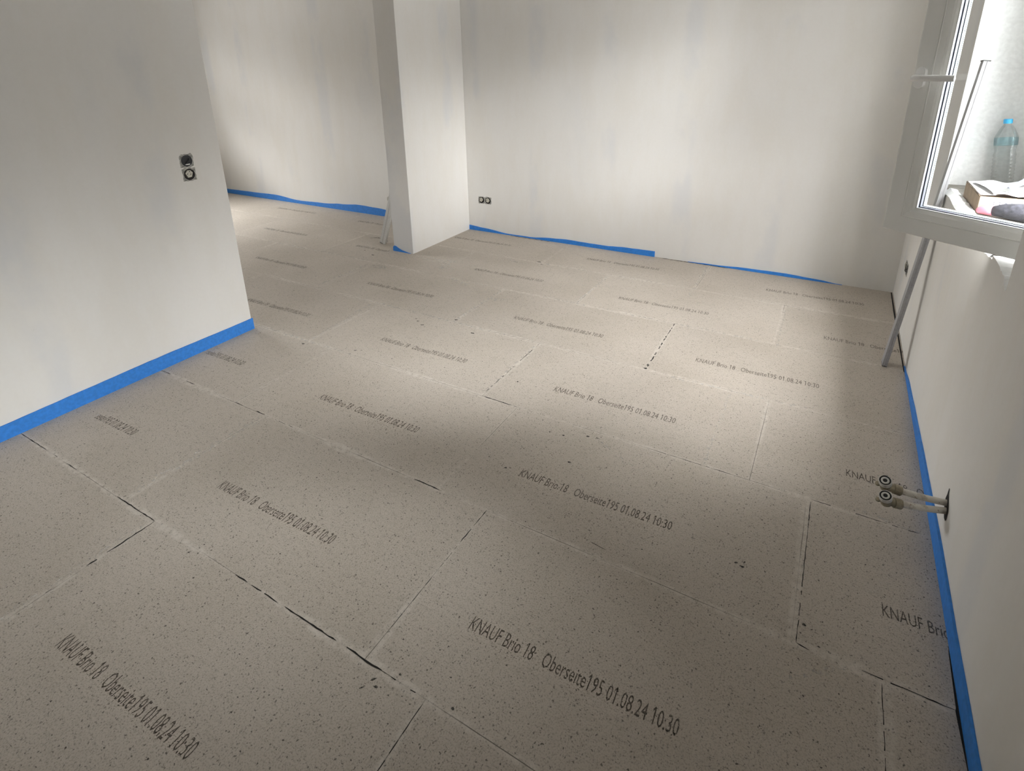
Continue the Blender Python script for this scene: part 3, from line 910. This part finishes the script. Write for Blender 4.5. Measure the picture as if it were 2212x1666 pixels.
# water bottle
t = thing('water_bottle', 'clear plastic water bottle with a light blue cap in the corner of the window niche', 'bottle', (.667, 3.255, ZS + .004), (math.radians(-3), math.radians(-6.5), 0))
prof = [(0, .004), (.020, .001), (.036, 0), (.0395, .006)]
z = .010
for i in range(9):
    prof += [(.0405, z), (.0405, z + .008), (.0375, z + .011), (.0375, z + .013)]; z += .0155
prof += [(.0395, z + .002), (.0405, z + .01), (.0355, z + .026), (.0400, z + .045), (.0415, z + .050), (.0415, z + .085), (.038, z + .097), (.028, z + .120), (.018, z + .137), (.0135, z + .142), (.0135, z + .150)]
b = bmesh.new(); lathe(b, prof, n=32); obj('bottle_body', b, m_pet, t, smooth=True)
b = bmesh.new(); lathe(b, [(.0418, z + .052), (.0420, z + .054), (.0420, z + .082), (.0418, z + .084)], n=32); obj('bottle_label', b, m_label, t, smooth=True)
b = bmesh.new()
ct = [(.0160, z + .146), (.0162, z + .148), (.0162, z + .162), (.0150, z + .165), (0, z + .165)]
lathe(b, ct, n=28); obj('bottle_cap', b, m_cap, t)

# shallow cardboard box
bx0, bx1, by0, by1, bh = .505, .690, 2.735, 3.060, .066
t = thing('cardboard_box', 'shallow brown cardboard box on the window sill', 'box', (.0, .0, ZS))
b = bmesh.new(); th = .004
box(b, bx0, bx1, by0, by1, 0, th)
box(b, bx0, bx0 + th, by0, by1, th, bh); box(b, bx1 - th, bx1, by0, by1, th, bh)
box(b, bx0 + th, bx1 - th, by0, by0 + th, th, bh); box(b, bx0 + th, bx1 - th, by1 - th, by1, th, bh)
obj('box_tray', b, m_card, t)
b = bmesh.new()       # worn dark rim
prev = None
for i in range(15):
    y = by0 + (by1 - by0) * i / 14; h_ = bh + .0006 + .002 * random.random(); dx_ = .002 * random.random()
    r_ = [b.verts.new((bx0 - .0008, y, bh - .003)), b.verts.new((bx0 + dx_, y, h_)), b.verts.new((bx0 + th + .001, y, bh + .0005))]
    if prev: b.faces.new((prev[0], prev[1], r_[1], r_[0])); b.faces.new((prev[1], prev[2], r_[2], r_[1]))
    prev = r_
obj('torn_rim', b, m_card_edge, t)
b = bmesh.new()       # inner flap, folded over
vs = [b.verts.new(v) for v in ((bx0 + .004, by0 + .03, bh + .002), (bx0 + .004, by1 - .01, bh + .002), (bx0 + .055, by1 - .02, bh + .010), (bx0 + .05, by0 + .02, bh + .006))]
b.faces.new(vs); fl = obj('box_flap', b, m_paper, t); fl.modifiers.new('s', 'SOLIDIFY').thickness = .002
b = bmesh.new(); box(b, bx0 + .035, bx0 + .125, by0 - .0008, by0 + .0, .020, .052); st = obj('sticker', b, m_sticker, t)
b = bmesh.new()
for k in range(4):
    for q in range(9):
        if random.random() < .8: box(b, bx0 + .042 + q * .009, bx0 + .042 + q * .009 + .006, by0 - .0013, by0 - .0008, .024 + k * .007, .0265 + k * .007)
obj('sticker_print', b, m_glove, st)

# loose paper sheet
b = bmesh.new(); nx, ny = 12, 8; P = Vector((.545, 2.735, ZS + bh + .006)); U = Vector((.18, .035, 0)); V_ = Vector((-.03, .27, 0))
gr = [[b.verts.new(P + U * (i / nx) + V_ * (j / ny) + Vector((0, 0, .008 + .005 * math.sin(i * .9 + j * .5) - (.0 if j else .004)))) for j in range(ny + 1)] for i in range(nx + 1)]
for i in range(nx):
    for j in range(ny): b.faces.new((gr[i][j], gr[i + 1][j], gr[i + 1][j + 1], gr[i][j + 1]))
o = obj('paper_sheet', b, m_paper); o.modifiers.new('s', 'SOLIDIFY').thickness = .0006
tag(o, 'white paper sheet lying on the cardboard box', 'paper')

# glove with a pink cuff on the sill, in front of the box
t = thing('work_glove', 'dark grey knitted work glove with a pink tip on the sill beside the box', 'glove', (.0, .0, ZS))
b = bmesh.new()
tube(b, [(.545, 2.690, .022), (.575, 2.670, .030), (.615, 2.645, .034), (.655, 2.62, .032), (.690, 2.60, .026)], [.018, .027, .033, .034, .026], 16)
for dy, L_ in ((-.030, .05), (-.012, .06), (.008, .055)):
    tube(b, [(.66, 2.615 + dy, .026), (.69, 2.60 + dy, .022), (.66 + L_, 2.585 + dy, .014)], [.013, .0125, .010], 10)
for v in b.verts: v.co.z = max(.0008, v.co.z)
g = obj('knit_body', b, m_glove, t, smooth=True)
b = bmesh.new()
tube(b, [(.503, 2.718, .012), (.508, 2.714, .016), (.530, 2.700, .020), (.548, 2.688, .023)], [.008, .014, .017, .0185], 16)
for v in b.verts: v.co.z = max(.0008, v.co.z)
obj('rubber_tip', b, m_pink, t, smooth=True)

# plastic-handled scraper on the paper
t = thing('scraper', 'grey scraper with a clear handle lying on the white paper', 'scraper', (0, 0, ZS + bh + .016))
b = bmesh.new(); tube(b, [(.605, 2.83, .006), (.640, 2.875, .018), (.665, 2.905, .026)], [.008, .010, .012], 12); obj('scraper_handle', b, m_spacer, t, smooth=True)
b = bmesh.new(); vs = [(.565, 2.80, .001), (.620, 2.775, .001), (.616, 2.825, .006), (.600, 2.838, .006)]
vs = [b.verts.new(v) for v in vs]; b.faces.new(vs); bl = obj('blade', b, m_metal, t); bl.modifiers.new('s', 'SOLIDIFY').thickness = .001

# white tube with red print
t = thing('sealant_tube', 'white tube with red print at the far end of the box', 'tube', (0, 0, ZS + bh + .018))
b = bmesh.new(); tube(b, [(.672, 2.93, .028), (.680, 2.94, .028), (.712, 2.985, .026), (.722, 3.0, .026)], [.014, .0185, .0185, .016], 18); obj('tube_body', b, m_paper, t, smooth=True)
b = bmesh.new(); tube(b, [(.684, 2.9455, .028), (.692, 2.957, .0277)], .0189, 18); obj('red_band', b, m_red, t)
